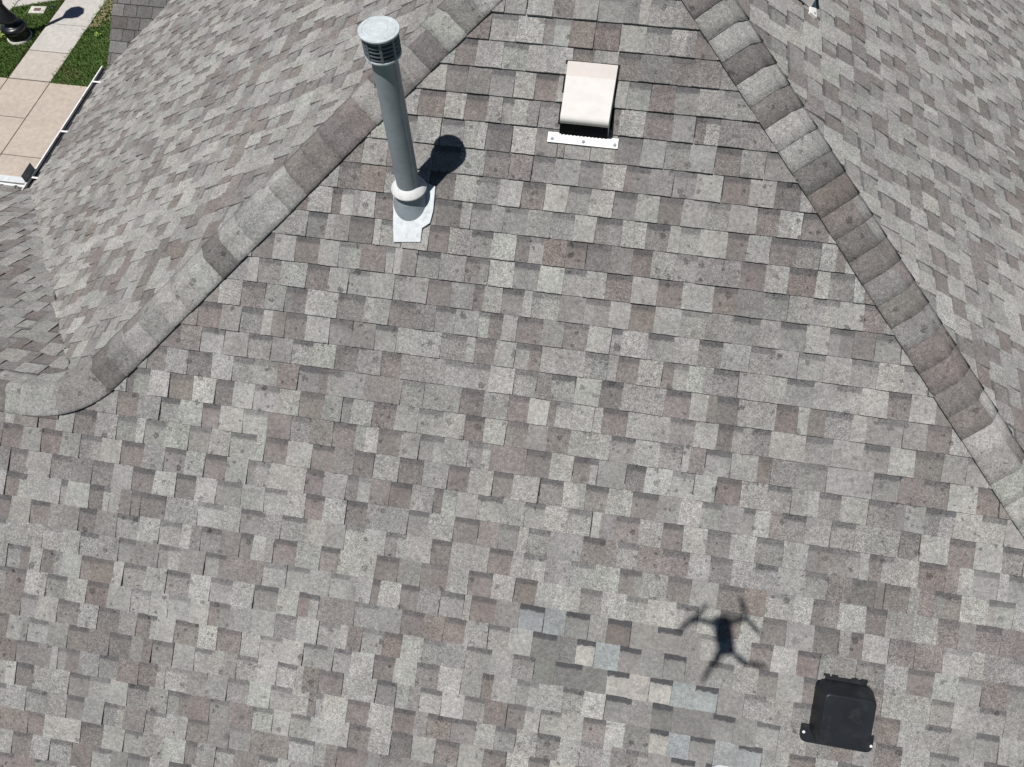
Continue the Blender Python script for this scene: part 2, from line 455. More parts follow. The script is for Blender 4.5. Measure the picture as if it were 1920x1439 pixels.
def in_new_roof(P):
    u, v = FRONT.uv(P); c = False; n = len(NEWBOX); best = min(NEWKEY, key=lambda q: (q[0]-u)**2+(q[1]-v)**2)
    for i in range(n):
        (xa, ya), (xb, yb) = NEWBOX[i], NEWBOX[(i+1) % n]
        if (ya > v) != (yb > v) and u < (xb-xa)*(v-ya)/(yb-ya)+xa: c = not c
    if not c: return False
    return best[2] if (best[0]-u)**2+(best[1]-v)**2 < .10**2 else 'grey'

KEEP = 300
rF = random.Random(5)
vr = FRONT.uv((0, YR, Z0+T*YR))[1]; vb = FRONT.uv((0, YEF, EZ))[1]; va = FRONT.uv((0, YA, Z0+T*YA))[1]
up = shingle_slope(FRONT, (-4.2, 5.9), (vr-.02, va), [H(FRONT, -1, 1, -AL-.09), H(FRONT, 1, 1, AR-.09)], rF, newfn=in_new_roof, topg=(-1.6, .9), thick=.0022)
vsplit = math.floor((vr-.02)/E)*E
lowp = shingle_slope(FRONT, (XW, XER), (vb, vsplit-E-.01), [H(FRONT, 1, 1, AR-.09), H(FRONT, 0, 1, YR-.03)], rF, newfn=in_new_roof, topg=(-1.6, .9), thick=.0022)
# the first call starts at the course straddling the ridge line
polyF = [sp(FRONT, XW, YEF), sp(FRONT, XER, YEF), sp(FRONT, XM, YA), sp(FRONT, YR+AL, YR), sp(FRONT, XW, YR)]
seen = set()
front = lay(polyF, FRONT, up+lowp, KEEP)

rL = random.Random(8)
pl = shingle_slope(LEFT, (-YB, -YR), (-.03, sqrt((XM-XE)**2*(1+T*T))), [H(LEFT, 1, -1, AL-.09), H(LEFT, -1, -1, -VAL-.024, 1), H(LEFT, 1, 0, XM), H(LEFT, -1, 1, YG-XE)], rL, stain=.6, edge_j=.03, thick=.0055)
VR_, GT = (YR+AL, YR), YB-YG
polyL = [sp(LEFT, XE, YG), sp(LEFT, XE, YD), sp(LEFT, *VR_), sp(LEFT, XM, YA), sp(LEFT, XM, YB), sp(LEFT, min(XM, XE+YB-YG), YB)]
left = lay(polyL, LEFT, pl, KEEP)

rR = random.Random(21)
pr = shingle_slope(RIGHT, (YEF, YB), (-.03, sqrt((XM-XE)**2*(1+T*T))), [H(RIGHT, -1, -1, -AR-.09), H(RIGHT, -1, 0, -XM)], rR, stain=.45, thick=.005)
polyR = [sp(RIGHT, XER, YEF), sp(RIGHT, XER, YB), sp(RIGHT, XM, YB), sp(RIGHT, XM, YA)]
right = lay(polyR, RIGHT, pr, KEEP)

rD = random.Random(33)
pdw = shingle_slope(WING, (-YR-AL-1.0+1.0-.2, -XW), (-.03, (YD-YR)/C_), [H(WING, 1, 1, VAL+.03), H(WING, 0, -1, -YR)], rD, stain=.5, thick=.004)
polyD = [sp(WING, XE, YD), sp(WING, XW, YD), sp(WING, XW, YR), sp(WING, *VR_)]
lay(polyD, WING, pdw, 140)

rE = random.Random(41); YGR = 9.2
pg = shingle_slope(GABLE, (XE-.06, XE+YGR-YG), (-.03, (YGR-YG)/C_), [H(GABLE, 1, -1, XE-YG+.03), H(GABLE, 0, 1, YGR), H(GABLE, -1, 0, -(XE-.05))], rE, mul=(.66, .66, .66), style='plain', stain=.5, bandp=.3)
polyG = [sp(GABLE, XE-.05, YG), sp(GABLE, XE+YGR-YG, YGR), sp(GABLE, XE-.05, YGR)]
lay(polyG, GABLE, pg, 60)
# rear pitch of the gable
GB = Slope((0, 2*YGR-YG, EZ), (0, -C_, S_), (0, S_, C_))
pgb = shingle_slope(GB, (-(XE+YGR-YG), -(XE-.05)), (-.03, (YGR-YG)/C_), [H(GB, 0, -1, -YGR), H(GB, -1, 0, -(XE-.05)), H(GB, 1, 1, XE+2*YGR-YG)], rE, mul=(.6, .6, .6), style='plain', stain=.5)
lay([sp(GB, XE-.05, YGR), sp(GB, XE+YGR-YG, YGR), sp(GB, XE-.05, 2*YGR-YG)], GB, pgb, 0)

# ------------------------------------------------------------------ hip and ridge caps
def caps(name, piece, A, B, n1, n2, expo, w, rnd, mul=1.0, lift=.018, drop=None):
    """cap shingles folded over the line A->B (A the lower or outer end); n1,n2 the normals of the two slopes"""
    A, B = Vector(A), Vector(B); e = (B-A).normalized(); n1, n2 = Vector(n1), Vector(n2)
    a1 = e.cross(n1); a2 = -e.cross(n2); nm = (n1+n2).normalized()
    if a1.dot(n2) > 0: a1 = -a1
    if a2.dot(n1) > 0: a2 = -a2
    und = MB(); und.grid([[A+a1*w*.8+n1*.006, A+nm*.006, A+a2*w*.8+n2*.006], [B+a1*w*.8+n1*.006, B+nm*.006, B+a2*w*.8+n2*.006]], sm=False)
    par = und.build(name, 'deck', house, merge=True)
    L = (B-A).length; k = 0
    while k*expo < (L+.1 if L > .1 else .01):
        s0 = k*expo; ln = expo+.06
        key = rnd.choices(('pale', 'light', 'grey', 'mid', 'brown', 'rust', 'dark'), (3.0, 5, 2.5, 1.6, 4.2, 2.6, 3))[0]
        tint = tuple(x*mul*(.88 if key in ('brown', 'rust', 'dark') else 1) for x in jit(PAL[key], .07, rnd))
        t2 = None
        if rnd.random() < .25: t2 = tuple(x*mul for x in jit(PAL[rnd.choice(('light', 'grey', 'brown', 'pale'))], .06, rnd))
        hb = lift+rnd.uniform(.0025, .0045); ht = lift-.003 if drop is None else drop; ww = w*rnd.uniform(.99, 1.01); sk = rnd.uniform(-.004, .004)
        rr = .045
        def sec(s, h, wid):
            row = []
            for t in (-1, -.75, -.5, -.36, -.22, -.11, 0, .11, .22, .36, .5, .75, 1):
                d = abs(t)*wid; aa = a1 if t < 0 else a2; nn = n1 if t < 0 else n2
                if d >= rr: p = aa*d+nn*h
                else:
                    q = (t*wid/rr+1)/2       # 0..1 across the bend
                    p0, p2 = a1*rr+n1*h, a2*rr+n2*h; pm = nm*(2*h+.010)-(p0+p2)*.5
                    p = p0*(1-q)**2+pm*2*q*(1-q)+p2*q*q
                row.append(A+e*(s+sk*t*.5+rnd.uniform(-.0012, .0012))+p)
            return row
        rows = [sec(s0, hb, ww), sec(s0+expo*.5, (hb*.55+ht*.45), ww*1.003), sec(s0+ln, ht, ww*.99)]
        lowr = sec(s0, .001, ww)
        pc = Pieces(); n = len(rows[0])
        allr = [lowr]+rows
        fr = [0, 0, .5, 1.4]
        for r, f in zip(allr, fr):
            for p in r: pc.v.append(tuple(p)); pc.pd.append((0, 0, .85, .9))
        for a in range(3):
            for b in range(n-1):
                pc.f.append((a*n+b, a*n+b+1, (a+1)*n+b+1, (a+1)*n+b)); pc.tint.append(t2 if (t2 and b > 7) else tint)
        # side skirts
        for b, nn in ((0, n1), (n-1, n2)):
            i = len(pc.v)
            for r in rows: pc.v.append(tuple(Vector(r[b])-nn*(hb+.004))); pc.pd.append((0, 0, .5, .9))
            for a in range(2):
                pc.f.append(((a+1)*n+b, (a+2)*n+b, i+a+1, i+a)); pc.tint.append(tint)
        o = pc.build(piece, par)
        me = o.data; bm = bmesh.new(); bm.from_mesh(me); bmesh.ops.recalc_face_normals(bm, faces=bm.faces)
        if sum((f.normal.dot(nm) for f in bm.faces)) < 0: bmesh.ops.reverse_faces(bm, faces=bm.faces)
        bm.to_mesh(me); bm.free()
        # smooth top only
        sm = [abs(p.normal.dot(nm)) > .45 for p in me.polygons]; me.polygons.foreach_set('use_smooth', sm); me.update()
        k += 1
    return par
rC = random.Random(14)
J = (YR+AL, YR, Z0+T*YR); AP = (XM, YA, Z0+T*YA)
caps('ridge', 'ridge_cap', (XW, YR, J[2]), (J[0]-.30, YR, J[2]), FRONT.n, WING.n, .135, .15, rC)
Jv = Vector(J); eh = (Vector(AP)-Jv).normalized()
hipL = caps('hip', 'hip_cap', Jv+eh*.20, AP, FRONT.n, LEFT.n, .135, .15, rC)
# cap pieces bent round the corner where the hip runs into the wing ridge
q0, q2 = Jv+Vector((-.30, 0, 0)), Jv+eh*.27
def bent_cap(t0, t1, h0, h1, tint):
    rows = []; pc = Pieces(); nt_ = 8
    for i in range(-1, nt_+1):
        f = max(i, 0)/nt_; t = t0+(t1-t0)*f; h = h0+(h1-h0)*f if i >= 0 else .001
        c = q0*(1-t)**2+Jv*2*t*(1-t)+q2*t*t
        tg = ((Jv-q0)*(1-t)+(q2-Jv)*t).normalized()
        n2 = (WING.n*(1-t)+LEFT.n*t).normalized(); a1 = tg.cross(FRONT.n); a1 = a1 if a1.dot(n2) < 0 else -a1
        a2 = tg.cross(n2); a2 = a2 if a2.dot(FRONT.n) < 0 else -a2; nm = (FRONT.n+n2).normalized(); row = []
        for k_ in range(-8, 9):
            d = abs(k_)/8*.15; rr = .05
            if d >= rr: p = (a1 if k_ < 0 else a2)*d+(FRONT.n if k_ < 0 else n2)*h
            else:
                q = (k_/8*.15/rr+1)/2; p0, p2 = a1*rr+FRONT.n*h, a2*rr+n2*h
                p = p0*(1-q)**2+(nm*(2*h+.010)-(p0+p2)*.5)*2*q*(1-q)+p2*q*q
            row.append(c+p)
        rows.append((row, FRONT.n, h))
    n = 17
    for row, _, _ in rows:
        for p in row: pc.v.append(tuple(p)); pc.pd.append((0, 0, .85, .9))
    for a in range(len(rows)-1):
        for b_ in range(n-1): pc.f.append((a*n+b_, a*n+b_+1, (a+1)*n+b_+1, (a+1)*n+b_)); pc.tint.append(tint)
    i0 = len(pc.v)
    for row, nn, h in rows: pc.v.append(tuple(Vector(row[0])-nn*(h+.003))); pc.pd.append((0, 0, .5, .9))
    for a in range(1, len(rows)-1): pc.f.append((a*n, (a+1)*n, i0+a+1, i0+a)); pc.tint.append(tint)
    o = pc.build('hip_cap', hipL); me = o.data; bm = bmesh.new(); bm.from_mesh(me); bmesh.ops.recalc_face_normals(bm, faces=bm.faces)
    if sum(f.normal.z for f in bm.faces) < 0: bmesh.ops.reverse_faces(bm, faces=bm.faces)
    bm.to_mesh(me); bm.free()
    me.polygons.foreach_set('use_smooth', [p.normal.z > .5 for p in me.polygons]); me.update()
bent_cap(.0, .52, .027, .021, jit(PAL['light'], .04, rC)); bent_cap(.36, 1.0, .027, .014, jit(PAL['mid'], .04, rC))
caps('hip', 'hip_cap', (XER, YEF, EZ), AP, FRONT.n, RIGHT.n, .135, .15, rC)
caps('ridge', 'ridge_cap', (XM, YB, AP[2]), AP, LEFT.n, RIGHT.n, .135, .15, rC)

# ------------------------------------------------------------------ walls, gutters
m = MB(); X, Y, Zv = Vector((1, 0, 0)), Vector((0, 1, 0)), Vector((0, 0, 1))
def bx(mb, x0, x1, y0, y1, z0, z1): mb.box(((x0+x1)/2, (y0+y1)/2, (z0+z1)/2), X*(x1-x0)/2, Y*(y1-y0)/2, Zv*(z1-z0)/2)
bx(m, XE+.40, XER-.40, YEF+.40, YB-.1, 0, EZ-.06)
bx(m, XW+.15, XE+.402, YEF+.402, YD-.40, 0, EZ-.062)
m.build('wall', 'wall', house)
m = MB(); yg0, yg1 = YG, 2*YGR-YG; xg = XE+.06
gz = EZ+T*(YGR-YG)-.06
tri = [(yg0, EZ-.06), (yg1, EZ-.06), (YGR, gz)]
m.face([(xg, y, z) for y, z in tri][::-1]); m.face([(xg+.15, y, z) for y, z in tri])
m.build('gable_wall', 'wall', house)
m = MB(); zA = AP[2]-.06
tri = [(XE+.4, EZ-.06), (XER-.4, EZ-.06), (XM, zA-.3)]
m.face([(x, YB-.1, z) for x, z in tri][::-1]); m.face([(x, YB-.25, z) for x, z in tri])
tri = [(YEF+.4, EZ-.06), (YD-.4, EZ-.06), (YR, J[2]-.3)]
m.face([(XW+.15, y, z) for y, z in tri][::-1]); m.face([(XW+.3, y, z) for y, z in tri])
m.build('gable_wall', 'wall', house)
m = MB()
for sgn, yq in ((1, YG), ):
    a = Vector((XE-.02, YG+.02, EZ)); b = Vector((XE-.02, YGR, EZ+T*(YGR-YG)))
    m.box((a+b)/2+Vector((-.005, 0, -.09)), X*.012, (b-a)/2, Vector((0, 0, .07)))
m.build('rake_board', 'white', house)

MATS['gutter_dark'] = simple('near_black_gutter', (.010, .012, .018), .8, var=.3, scale=9)
def gutter(p0, p1, outdir, parent, dark=False):
    """K-style trough along p0->p1 (eave line), outdir pointing away from the house"""
    p0, p1, o = Vector(p0), Vector(p1), Vector(outdir); L = (p1-p0)
    prof = [(.015, -.012), (.015, -.105), (.085, -.105), (.092, -.072), (.118, -.045), (.122, -.004), (.108, -.004), (.108, -.012)]
    t = .003
    mb = MB()
    rows = [[p+o*a+Zv*b for p in (p0, p1)] for a, b in prof]
    mb.grid(rows, sm=False)
    inn = [(.015+t, -.012), (.015+t, -.105+t), (.085-t, -.105+t), (.092-t, -.072+t), (.118-t, -.045), (.118-t, -.012), (.108, -.012)]
    mb.grid([[p+o*a+Zv*b for p in (p0, p1)] for a, b in inn][::-1], sm=False)
    g = mb.build('gutter', 'gutter_in', parent)
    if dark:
        q = MB(); q.face([p0+o*.019+Zv*-.035, p1+o*.019+Zv*-.035, p1+o*.114+Zv*-.040, p0+o*.114+Zv*-.040]); q.build('gutter_bed', 'gutter_dark', g)  # near-black sheet laid across the inside of the trough, below the lip
    return g
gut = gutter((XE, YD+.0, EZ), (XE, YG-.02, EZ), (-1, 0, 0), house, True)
gutD = gutter((XE-.12, YD, EZ), (XW, YD, EZ), (0, 1, 0), house)
gutR = gutter((XER, YEF, EZ), (XER, YB, EZ), (1, 0, 0), house)
gutF = gutter((XW, YEF, EZ), (XER, YEF, EZ), (0, -1, 0), house)
for px, py in ((184, 154), (123, 247), (70, 334)):
    P = hit(px, py, (0, 0, 1), (0, 0, EZ-.006)); mb = MB()
    mb.box((XE-.062, P.y, EZ-.008), X*.052, Y*.011, Zv*.0025); mb.build('gutter_hanger', 'white', gut)
P = hit(40, 343, (0, 0, 1), (0, 0, EZ)); mb = MB()
mb.tube([(P.x-.02+.02*cos(a), YD+.03+.02*sin(a), EZ-.02+.035*sin(a)) for a in [i*pi/8 for i in range(9)]], .006, 6)
mb.build('gutter_hanger', 'galv_dark', gutD)
# splash guards at the inside corner
mb = MB(); c0 = Vector((XE-.118, YD+.118, EZ-.01))
mb.box(c0+Vector((0, .10, .045)), X*.0012, Y*.10, Zv*.055); mb.build('splash_guard', 'galv_dark', gut)
mb = MB(); mb.box(c0+Vector((-.17, .02, .018)), X*.150, Vector((0, .028, .014)), Vector((0, -.0005, .0012))); mb.build('splash_guard', 'flash', gutD)
# fascia
mb = MB()
bx(mb, XE+.010, XE+.032, YD+.01, YG, EZ-.16, EZ-.032); bx(mb, XW, XE+.03, YD-.032, YD-.010, EZ-.16, EZ-.032)
bx(mb, XER-.032, XER-.010, YEF+.04, YB, EZ-.16, EZ-.032); bx(mb, XW, XER, YEF+.010, YEF+.032, EZ-.16, EZ-.032)
mb.build('fascia', 'white', house)
mb = MB()
bx(mb, XE+.033, XE+.42, YD, YG, EZ-.15, EZ-.14); bx(mb, XW, XE+.03, YD-.43, YD-.034, EZ-.152, EZ-.142)
bx(mb, XER-.42, XER-.033, YEF+.45, YB, EZ-.15, EZ-.14); bx(mb, XW, XER-.034, YEF+.034, YEF+.43, EZ-.153, EZ-.143)
mb.build('soffit', 'white', house)

# ------------------------------------------------------------------ roof vents
def frame(P, sl):
    return lambda u, v, h=0.0: P+sl.u*u+sl.v*v+sl.n*h

# tall flue pipe with louvred cap
PX, PY = -1.076, 2.760; PZ = Z0+T*PY
pipe = empty('vent_pipe', (PX, PY, PZ))
tag(pipe, 'tall grey metal vent pipe with louvred round cap on the front roof slope', 'vent pipe')
mb = MB(); R0 = .0605
mb.lathe((PX, PY, PZ), [(R0, .02), (R0, .30), (R0, .60), (R0, .905)], 48, caps=(False, True)); mb.build('shaft', 'galv', pipe)
mb = MB(); mb.tube([(PX+R0*cos(a), PY+R0*sin(a), PZ+z) for z, a in ((.10, -.5), (.905, -.5))], .0025, 6); mb.build('seam', 'galv', pipe)
# cap: bottom ring, louvre rings, posts, disc lid
capz = PZ+.905
mb = MB(); mb.lathe((PX, PY, capz), [(.055, .0), (.079, .0), (.082, .004), (.082, .014), (.076, .016)], 48, caps=(True, False)); mb.build('cap_ring', 'galv_light', pipe)
for i in range(5):
    z = capz+.020+i*.0190
    mb = MB(); mb.lathe((PX, PY, z), [(.079, 0), (.0825, .002), (.074, .012), (.071, .010)], 48, caps=(False, False))
    mb.build('louvre', 'galv_dark', pipe)
mb = MB(); mb.lathe((PX, PY, capz), [(.055, .004), (.055, .119)], 32); mb.build('cap_core', 'dark', pipe)
for i in range(8):
    a = 2*pi*i/8+.25; d = Vector((cos(a), sin(a), 0)); s = Vector((-sin(a), cos(a), 0))
    mb = MB(); mb.box(Vector((PX, PY, capz+.066))+d*.0785, d*.0035, s*.006, Zv*.052); mb.build('cap_post', 'galv_dark', pipe)
mb = MB(); mb.lathe((PX, PY, capz+.118), [(.074, .0), (.0885, -.003), (.0905, .0), (.0905, .006), (.0885, .008), (.076, .0075), (.074, .0095), (.071, .0075), (.040, .008), (.038, .0095), (.036, .008), (.0, .0085)], 56, caps=(True, False), sm=False)
mb.build('cap_lid', 'galv_light', pipe)
# storm collar, boot and flashing plate
mb = MB(); mb.lathe((PX, PY, PZ+.088), [(R0-.002, .034), (R0+.004, .031), (.080, .020), (.094, .004), (.097, -.003), (.093, -.008), (.066, -.002)], 48, caps=(False, False)); mb.build('storm_collar', 'collar', pipe)
mb = MB(); rows = []
sl = FRONT; B0 = Vector((PX, PY, PZ))
for i in range(9):
    f = i/8; row = []
    for j in range(40):
        a = 2*pi*j/40
        # ellipse on the roof blending up into a circle round the pipe
        pr_ = B0+sl.u*(.092*cos(a))+sl.v*(.110*sin(a)-.018)+sl.n*.016
        pc_ = B0+Vector((.066*cos(a), .066*sin(a), .105))
        g = f**.85; row.append(pr_*(1-g)+pc_*g)
    rows.append(row)
mb.grid(rows, True); mb.build('boot', 'galv', pipe)
fr = frame(B0, FRONT)
def plate(mb, pts, h0, h1, fr):
    mb.face([fr(u, v, h1) for u, v in pts])
    for i in range(len(pts)):
        a, b = pts[i], pts[(i+1) % len(pts)]; mb.face([fr(*a, h1), fr(*a, h0), fr(*b, h0), fr(*b, h1)])
mb = MB(); pts = [(.10, -.02), (.105, .02)]
def fuv(px, py): 
    u, v = FRONT.uv(hit(px, py, FRONT.n, FRONT.o+FRONT.n*.0195)); b = FRONT.uv(B0); return (u-b[0], v-b[1])
pts = [fuv(*p) for p in ((738, 454), (788, 454), (791, 428), (806, 418), (812, 395), (816, 350), (770, 330), (738, 345), (737, 420))]
pts = [pts[i] for i in range(len(pts))]
plate(mb, pts, -.004, .0195, fr); mb.build('flashing_plate', 'flash', pipe)

# cream box vents ------------------------------------------------------------
def box_vent(sl, P, name, label, width=.262, ln=.345, hgt=.140, group=None):
    """P = centre of the top edge of the hood on the roof; v runs down-slope negative"""
    fr = frame(P, sl); W = width/2
    root = empty(name, P); tag(root, label, 'roof vent', group)
    mb = MB()
    plate(mb, [(-W-.055, -ln-.078), (W+.055, -ln-.078), (W+.055, -ln-.026), (-W-.055, -ln-.026)], .002, .0190, fr)
    mb.build('apron', 'white', root)
    for u in (-W-.035, .0, W+.035):
        q = MB(); c = fr(u+.004, -ln-.060, .0200); q.lathe(c, [(.010, -.002), (.009, .002), (.004, .004), (0, .0045)], 10, sl.n, caps=(True, False)); q.build('nail_dab', 'nail', root)
    mb = MB(); plate(mb, [(-W-.012, -ln+.02), (W+.010, -ln+.02), (W+.010, .008), (-W-.012, .008)], .0, .0115, fr); mb.build('side_flange', 'dark', root)
    prof = [(0.0, .022), (-.085, .052), (-.20, .090), (-ln+.040, hgt), (-ln+.022, hgt+.002), (-ln+.010, hgt-.005), (-ln+.003, hgt-.018), (-ln+.001, hgt-.034)]
    taper = lambda v: W*(1.0-.05*min(1, -v/ln))
    mb = MB(); mb.grid([[fr(taper(v)*t, v, h+.0025*(1-t*t)) for t in (-1, -.6, -.2, .2, .6, 1)] for v, h in prof[1:]], sm=True, flip=True)
    mb.build('hood', 'vent_white', root)
    mb = MB(); mb.grid([[fr(taper(v)*t, v, h+.0025*(1-t*t)) for t in (-1, -.6, -.2, .2, .6, 1)] for v, h in prof[:2]], sm=False, flip=True)
    mb.build('hood_rear_panel', 'vent_pink', root)
    vb_, vt_, ht_ = -ln-.034, -ln+.006, hgt-.034
    for s in (-1, 1):
        mb = MB(); q = [fr(s*taper(v), v, h) for v, h in prof]+[fr(s*W*.985, vb_, .012), fr(s*W*1.03, -.0, .008)]
        q2 = [p-sl.u*s*.003 for p in q]
        mb.face(q if s < 0 else q[::-1]); mb.face(q2[::-1] if s < 0 else q2); mb.build('hood_side', 'vent_white', root)
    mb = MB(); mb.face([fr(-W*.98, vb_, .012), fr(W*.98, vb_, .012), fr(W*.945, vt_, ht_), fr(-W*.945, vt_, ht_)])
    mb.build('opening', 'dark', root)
    gd = (fr(0, vt_, ht_)-fr(0, vb_, .012)); gn = gd.normalized().cross(sl.u); gn = gn if gn.dot(sl.v) < 0 else -gn
    for i in range(13):
        u = -W*.88+W*1.76*i/12; mb = MB(); mb.box(fr(u, (vb_+vt_)/2, (ht_+.012)/2)+gn*.003, sl.u*.0025, gn*.0015, gd*.47); mb.build('grille_bar', 'dark', root)
    return root
Ptop = hit(1112, 119, FRONT.n, FRONT.o+FRONT.n*.02); Ptop -= FRONT.n*.02
box_vent(FRONT, Ptop, 'box_vent', 'cream metal box vent with grille opening on the front roof slope')
# second one on the right slope, only its lower corner in the picture
Pc = hit(1517, 24, RIGHT.n, RIGHT.o+RIGHT.n*.012)
W2, l2 = .131, .345
Pr = Pc+RIGHT.u*(W2+.055)+RIGHT.v*(l2+.02)-RIGHT.n*.012
box_vent(RIGHT, Pr, 'box_vent', 'box vent cut off by the top of the picture on the right roof slope')

# black plastic vent ---------------------------------------------------------------
Pb = hit(1577, 1335, FRONT.n, FRONT.o+FRONT.n*.02); Pb -= FRONT.n*.02
fr = lambda u, v, h=0.0: Pb+FRONT.u*(u*.965)+FRONT.v*(v*.965)+FRONT.n*h; bv = empty('slant_vent', Pb)
tag(bv, 'black plastic square dome vent near the lower right corner of the roof', 'roof vent')
def rrect(w, l, r, n=5, cu=0, cv=0, bulge=0.0):
    pts = []
    for (sx, sy, a0) in ((1, 1, 0), (-1, 1, 90), (-1, -1, 180), (1, -1, 270)):
        for i in range(n+1):
            a = radians(a0+90*i/n); pts.append((cu+sx*(w-r)+r*cos(a), cv+sy*(l-r)+r*sin(a)))
    return pts
def ring(pts, h): return [fr(u, v, h) for u, v in pts]
HV = .125
rows = [ring(rrect(.152, .165, .050, 6, 0, .005), .004), ring(rrect(.152, .165, .050, 6, 0, .005), .030),
        ring(rrect(.146, .158, .045, 6, 0, .0), .075), ring(rrect(.138, .146, .030, 6, 0, -.008), HV-.012),
        ring(rrect(.134, .141, .026, 6, 0, -.008), HV-.003), ring(rrect(.128, .135, .022, 6, 0, -.008), HV)]
mb = MB(); mb.grid(rows, True); mb.face(rows[-1]); mb.build('dome', 'black_plastic', bv)
mb = MB(); rr_ = rrect(.195, .05, .035, 6, 0, -.155)
rr_ = [(u, v if v < -.14 else -.105) for u, v in rr_]; plate(mb, rr_, .0, .0195, fr); mb.build('base_flange', 'black_plastic', bv)
mb = MB(); plate(mb, [(-.115, .15), (.115, .15), (.110, .192), (-.110, .186)], .0, .0185, fr); mb.build('base_flange', 'black_plastic', bv)
for i, u in enumerate((-.105, -.06, .045, .098)):
    mb = MB(); plate(mb, [(u-.016, .186), (u+.016, .186), (u+.016, .198), (u-.016, .198)], .0, .0205, fr); mb.build('vent_lug', 'black_plastic', bv)
for u, v, s in ((-.178, -.150, .8), (.186, -.165, .8)):
    q = MB(); q.lathe(fr(u, v, .0185), [(.011*s, 0), (.009*s, .004), (.004*s, .006), (0, .0065)], 9, FRONT.n, caps=(True, False)); q.build('sealant_dab', 'sealant', bv)

# plumbing boot at the bottom edge ----------------------------------------------------
Pp = hit(1366, 1492, FRONT.n, FRONT.o+FRONT.n*.012); Pp -= FRONT.n*.012; fr = frame(Pp, FRONT)
pb = empty('plumbing_boot', Pp); tag(pb, 'pale flashing plate with black boot at the bottom edge below the drone shadow', 'pipe flashing')
mb = MB(); plate(mb, rrect(.115, .165, .05, 6), .0, .0195, fr); mb.build('flashing_plate', 'flash', pb)
mb = MB(); mb.lathe(fr(.02, .05, .019), [(.075, 0), (.070, .008), (.055, .02), (.045, .045), (.035, .05)], 32, FRONT.n, caps=(False, True)); mb.build('boot', 'black_plastic', pb)
mb = MB(); mb.lathe(fr(.02, .05, .02), [(.028, 0), (.028, .16), (.022, .16), (.022, .10)], 24, caps=(False, True)); mb.build('shaft', 'black_plastic', pb)

# ------------------------------------------------------------------ ground
g = MB(); g.face([(-300, -300, -.06), (300, -300, -.06), (300, 300, -.06), (-300, 300, -.06)])
tag(g.build('ground', 'soil'), kind='structure')
WX0, WX1 = -13.465, -12.465; WY = [12.0, 12.945, 13.90, 15.40, 16.4, 17.4]
walk = MB(); bx(walk, WX0+.01, WX1-.01, 7.0, 17.4, -.059, -.03); wk = walk.build('walkway', 'edge_soil'); tag(wk, kind='structure')
def slab(x0, x1, y0, y1, mat, parent, z=0.0, poly=None):
    mb = MB(); gp = .009
    if poly is None: poly = [(x0+gp, y0+gp), (x1-gp, y0+gp), (x1-gp, y1-gp), (x0+gp, y1-gp)]
    mb.face([(x, y, z) for x, y in poly])
    for i in range(len(poly)):
        a, b = poly[i], poly[(i+1) % len(poly)]; mb.face([(*a, z), (*a, z-.058), (*b, z-.058), (*b, z)])
    return mb.build('slab', mat, parent, bevel=.006)
for i in range(5):
    slab(WX0, WX1, WY[i], WY[i+1], 'conc_mid' if i == 0 else 'conc_pale', wk, z=.0+.004*(i % 2))
A = MB(); bx(A, -20, XE+.2, 7.0, 11.98, -.0585, -.031); ap = A.build('patio', 'edge_soil'); tag(ap, kind='structure')
yj1 = ground(20, 219).y; yj2 = ground(40, 293).y
for (x0, x1, ys) in ((WX1, XE+.35, (7.0, yj2, 12.0-.02)), (WX0, WX1, (7.0, yj2-.02, yj1, 12.0-.015)), (-17, WX0, (7.0, yj2, yj1, 12.0-.01))):
    for a, b in zip(ys[:-1], ys[1:]): slab(x0, x1, a, b, 'conc_pink', ap)
# second path, top left corner of the picture
g0, g1, g2, g3, g4 = ground(0, 40), ground(15, 22), ground(26, 13), ground(104, .5), ground(35, 0)
B2 = MB(); pth = MB(); far = Vector((-14.5, 19, 0))
polyA = [(g0.x, g0.y), (g1.x, g1.y), (g2.x-.01, g2.y+.01), (ground(40, -8).x, ground(40, -8).y), (g0.x-3, g0.y+3), (g0.x-3, g0.y-1.0)]
e2 = (Vector((g3.x, g3.y, 0))-Vector((g2.x, g2.y, 0)))
polyB = [(g2.x+.01, g2.y), (g3.x+e2.x*.25, g3.y+e2.y*.25), (g3.x+e2.x*.25-1.0, g3.y+e2.y*.25+1.9), (ground(40, -8).x+.01, ground(40, -8).y)]
zz = -.059
pth.face([(p[0], p[1], -.035) for p in polyA]); o = pth.build('side_path', 'edge_soil'); tag(o, kind='structure')
slab(0, 0, 0, 0, 'conc_pale', o, .002, polyA); slab(0, 0, 0, 0, 'conc_pale', o, .0, polyB)

# lawn blades
def blades(name, region, n, rnd, h=(.03, .07), mat='blade'):
    v = []; f = []
    x0, x1, y0, y1, test = region
    k = 0
    while k < n:
        x, y = rnd.uniform(x0, x1), rnd.uniform(y0, y1)
        if not test(x, y): continue
        k += 1; a = rnd.uniform(0, 6.283); hh = rnd.uniform(*h); w_ = rnd.uniform(.004, .009); ln = rnd.uniform(.0, .05)
        i = len(v); dx, dy = cos(a), sin(a)
        v += [(x-dy*w_, y+dx*w_, -.058), (x+dy*w_, y-dx*w_, -.058), (x+dx*ln+dy*w_*.5, y+dy*ln-dx*w_*.5, -.058+hh), (x+dx*ln*1.6, y+dy*ln*1.6, -.058+hh*1.15)]
        f += [(i, i+1, i+2), (i, i+2, i+3)]
    me = bpy.data.meshes.new(name); me.from_pydata(v, [], f); me.materials.append(MATS[mat]); me.update()
    o = bpy.data.objects.new(name, me); link(o); return tag(o, kind='stuff')
rG = random.Random(3)
def wob(y): return .03*sin(y*9.1)+.025*sin(y*23+1)+.02*sin(y*41)
